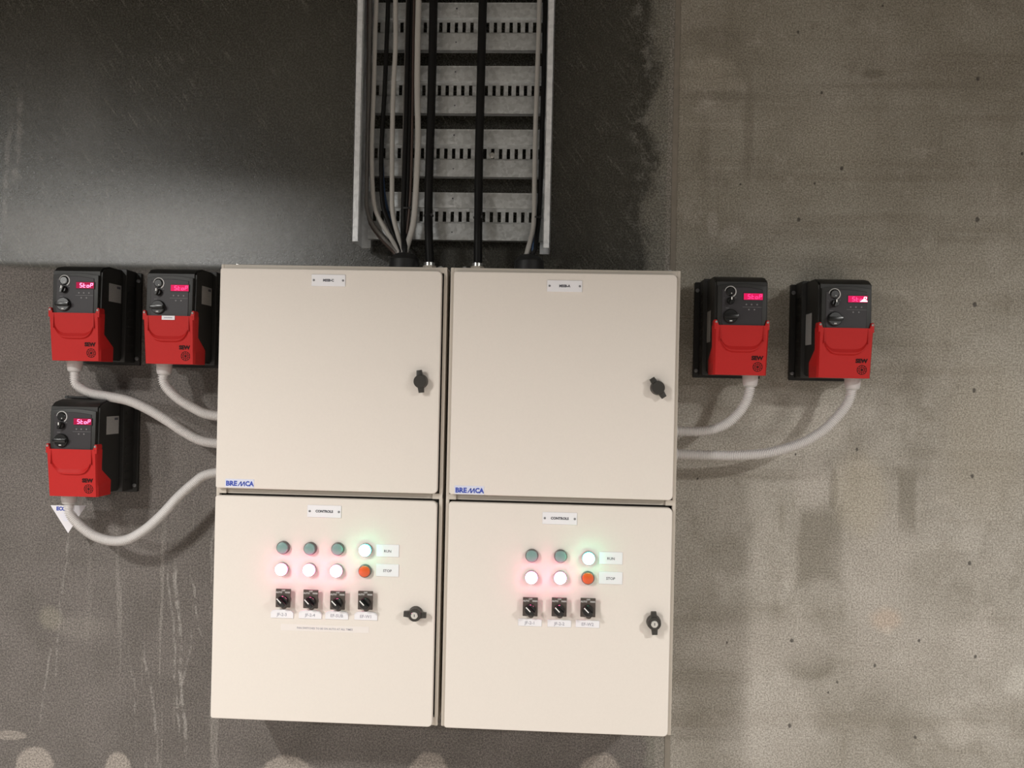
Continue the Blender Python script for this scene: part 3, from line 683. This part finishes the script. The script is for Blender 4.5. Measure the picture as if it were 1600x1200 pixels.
# ------------------------------------------------------------------ cables
def cable(label, pts, r, m_, flat=1.0, group='cables in the tray', Y=-.078, top=True):
    W = [U(*(p if len(p) == 3 else (*p, Y))) for p in pts]
    if top:
        q = W[0].copy(); q.z = ztop+.02; q.x = W[0].x; W = [q, (q+W[0])/2] + W
    o = W[-1].copy(); bm = B(); tube(bm, W, r, .012, 12, 0, flat, 0, o)
    c_ = obj('cable', bm, m_, None, o, 60); return tag(c_, label, 'cable', group)
GY = -.1
cable('dull grey-brown cable nearest the left rail of the cable tray', [(579,0),(578,60),(577,130),(575,220),(573,290),(573,325),(582,350),(602,375),(619,393,GY),(623,400,GY)], .0052, 'dgrey_cable', Y=-.068)
cable('leftmost light grey cable, second from the left rail of the tray', [(588,0),(586,60),(584,140),(581,230),(582,290),(586,325),(596,348),(612,374),(622,392,GY),(625,401,GY)], .0058, 'grey_cable', Y=-.078)
cable('thin brown cable in the tray running left of the first light grey cable', [(575.5,0),(575,80),(574.5,160),(573,240),(572,300),(572.5,322),(579,350),(596,374),(615,394,GY),(620,401,GY)], .0038, 'brown_cable', Y=-.062)
cable('black cable between the two left light grey cables in the tray', [(606.5,0),(604,70),(601,140),(597,210),(595.5,270),(598,318),(606,345),(617,372),(625,392,GY),(627,401,GY)], .0058, 'black_cable', Y=-.074)
cable('thin blue cable showing beside the light grey cable low in the tray', [(605,0),(603,80),(600.5,160),(597.5,240),(600,295),(606,330),(613,352),(620,374),(626,392,GY),(628,401,GY)], .0030, 'blue_cable', Y=-.060)
cable('middle light grey cable running straight down the tray left of the black bunch', [(618,0),(618,70),(614.5,140),(613,210),(612.5,290),(613,328),(617,350),(624,374),(629,392,GY),(630,401,GY)], .0061, 'grey_cable', Y=-.080)
cable('left black cable of the bunch beside the widest light grey cable', [(639,0),(637,80),(635.5,160),(633,240),(631,300),(630,330),(630.5,360),(631,385,GY),(631.5,401,GY)], .0062, 'black_cable', Y=-.074)
cable('right black cable of the bunch beside the widest light grey cable', [(645,0),(643,80),(641,160),(639,240),(637,300),(636,330),(634.5,360),(633.5,385,GY),(633,401,GY)], .0062, 'black_cable', Y=-.070)
cable('thin brown cable between the black bunch and widest light grey cable', [(647.5,0),(646,80),(645,160),(643.5,240),(641.5,300),(639,335),(636,365),(634.5,388,GY),(634,401,GY)], .0034, 'brown_cable', Y=-.078)
cable('thin grey cable emerging from the black bunch just above the grommet', [(636,0),(634,80),(632,160),(630,240),(628.5,320),(627.5,350),(628,375),(630,392,GY),(631,401,GY)], .0030, 'dgrey_cable', Y=-.066)
cable('widest light grey flat cable curving into the left grommet', [(654,0),(652.5,70),(652,140),(653,210),(651.5,260),(648.5,320),(645,352),(639,375),(634,392,GY),(633,402,GY)], .0074, 'grey_cable', .8, Y=-.092)
cable('left thick black power cable entering the left cabinet by a gland', [(677.5,0),(676,80),(674,160),(671.5,240),(669.5,320),(670,370,GY),(671.5,408,GY),(671.8,413,GY)], .0106, 'black_cable', group='thick black power cables', Y=-.088)
cable('right thick black power cable entering the right cabinet by a gland', [(754.5,0),(752.5,80),(750.5,160),(748.5,240),(747.5,320),(747,370,GY),(746.8,408,GY),(746.8,413,GY)], .0106, 'black_cable', group='thick black power cables', Y=-.088)
cable('light grey cable alone near the right rail of the tray', [(843,0),(841.5,60),(839,130),(836.5,210),(835,290),(834.5,338),(832,362),(826,385,GY),(822.5,398,GY),(822,404,GY)], .0060, 'grey_cable', Y=-.082)
cable('black cable along the right rail of the tray', [(852,0),(851,60),(849.5,130),(847,210),(844.5,290),(842,335),(839.5,362),(837,385,GY),(832,398,GY),(830,404,GY)], .0060, 'black_cable', Y=-.072)
cable('blue cable showing beside light grey cable above right grommet', [(851,0),(850,60),(848.5,130),(846,210),(843.5,290),(840.5,335),(836.5,362),(833.5,385,GY),(832.5,398,GY),(831,404,GY)], .0042, 'blue_cable', Y=-.058)

def cable_tie(label, px, py, w, Y, tilt=0.0):
    c = U(px, py, Y); bm = B(); n = 20; t = bmesh.new(); rings = []
    for k in range(n):
        a = 2*PI*k/n; x, y = w*math.cos(a), .010*math.sin(a)
        rings.append([t.verts.new((x*f, y*f, z)) for f, z in ((1, -.0022), (1, .0022), (.88, .0022), (.88, -.0022))])
    for k in range(n):
        A, D = rings[k], rings[(k+1) % n]
        for j in range(4): t.faces.new((A[j], D[j], D[(j+1) % 4], A[(j+1) % 4]))
    bmesh.ops.recalc_face_normals(t, faces=t.faces); put(bm, t, 0)
    box(bm, (w*.55, -.0135, -.0035), (w*.55+.005, -.0085, .0035), 0, .0006, 1)
    o = obj('cable_tie', bm, 'rubber', None, c); o.rotation_euler = (0, tilt, 0)
    return tag(o, label, 'cable tie', 'black cable ties')
cable_tie('black cable tie round the two cables by the right rail', 838, 340, .0125, -.078, .05)
cable_tie('black cable tie round the black bunch beside the widest grey cable', 636, 326, .0145, -.075)
cable_tie('black cable tie round the left thick power cable low in the tray', 669.7, 337, .0126, -.091)
cable_tie('black cable tie round the right thick power cable low in the tray', 747.4, 340, .0126, -.091)

# ------------------------------------------------------------------ light
def area(name, loc, sx, sy, power, col, rot=(0,0,0)):
    l = bpy.data.lights.new(name, 'AREA'); l.shape = 'RECTANGLE'; l.size = sx; l.size_y = sy; l.energy = power; l.color = col
    o = bpy.data.objects.new(name, l); C.objects.link(o); o.location = loc; o.rotation_euler = rot; return o
WARM = (1.0, .985, .945)
for loc, sx, sy, power, spread in (((-1.75, -2.2, 2.45), .12, .30, 78, 161), ((1.98, -2.2, 2.45), .12, .30, 79, 161),
                                   ((-3.95, -4.5, 2.58), .6, .22, 245, 180), ((3.2, -5.6, 2.40), .9, .25, 150, 180)):
    area('ceiling_and_fill_lamp', loc, sx, sy, power, WARM).data.spread = math.radians(spread)   # near pair narrowed for the vertical gradient; far-right lamp added as fill
w = bpy.data.worlds.new('world'); bpy.context.scene.world = w; w.use_nodes = True
w.node_tree.nodes['Background'].inputs[0].default_value = (1, .97, .93, 1); w.node_tree.nodes['Background'].inputs[1].default_value = .04

sc = bpy.context.scene
sc.view_settings.view_transform = 'Standard'; sc.view_settings.look = 'None'; sc.view_settings.gamma = 1; sc.view_settings.use_curve_mapping = False
sc.view_settings.exposure = 0.0
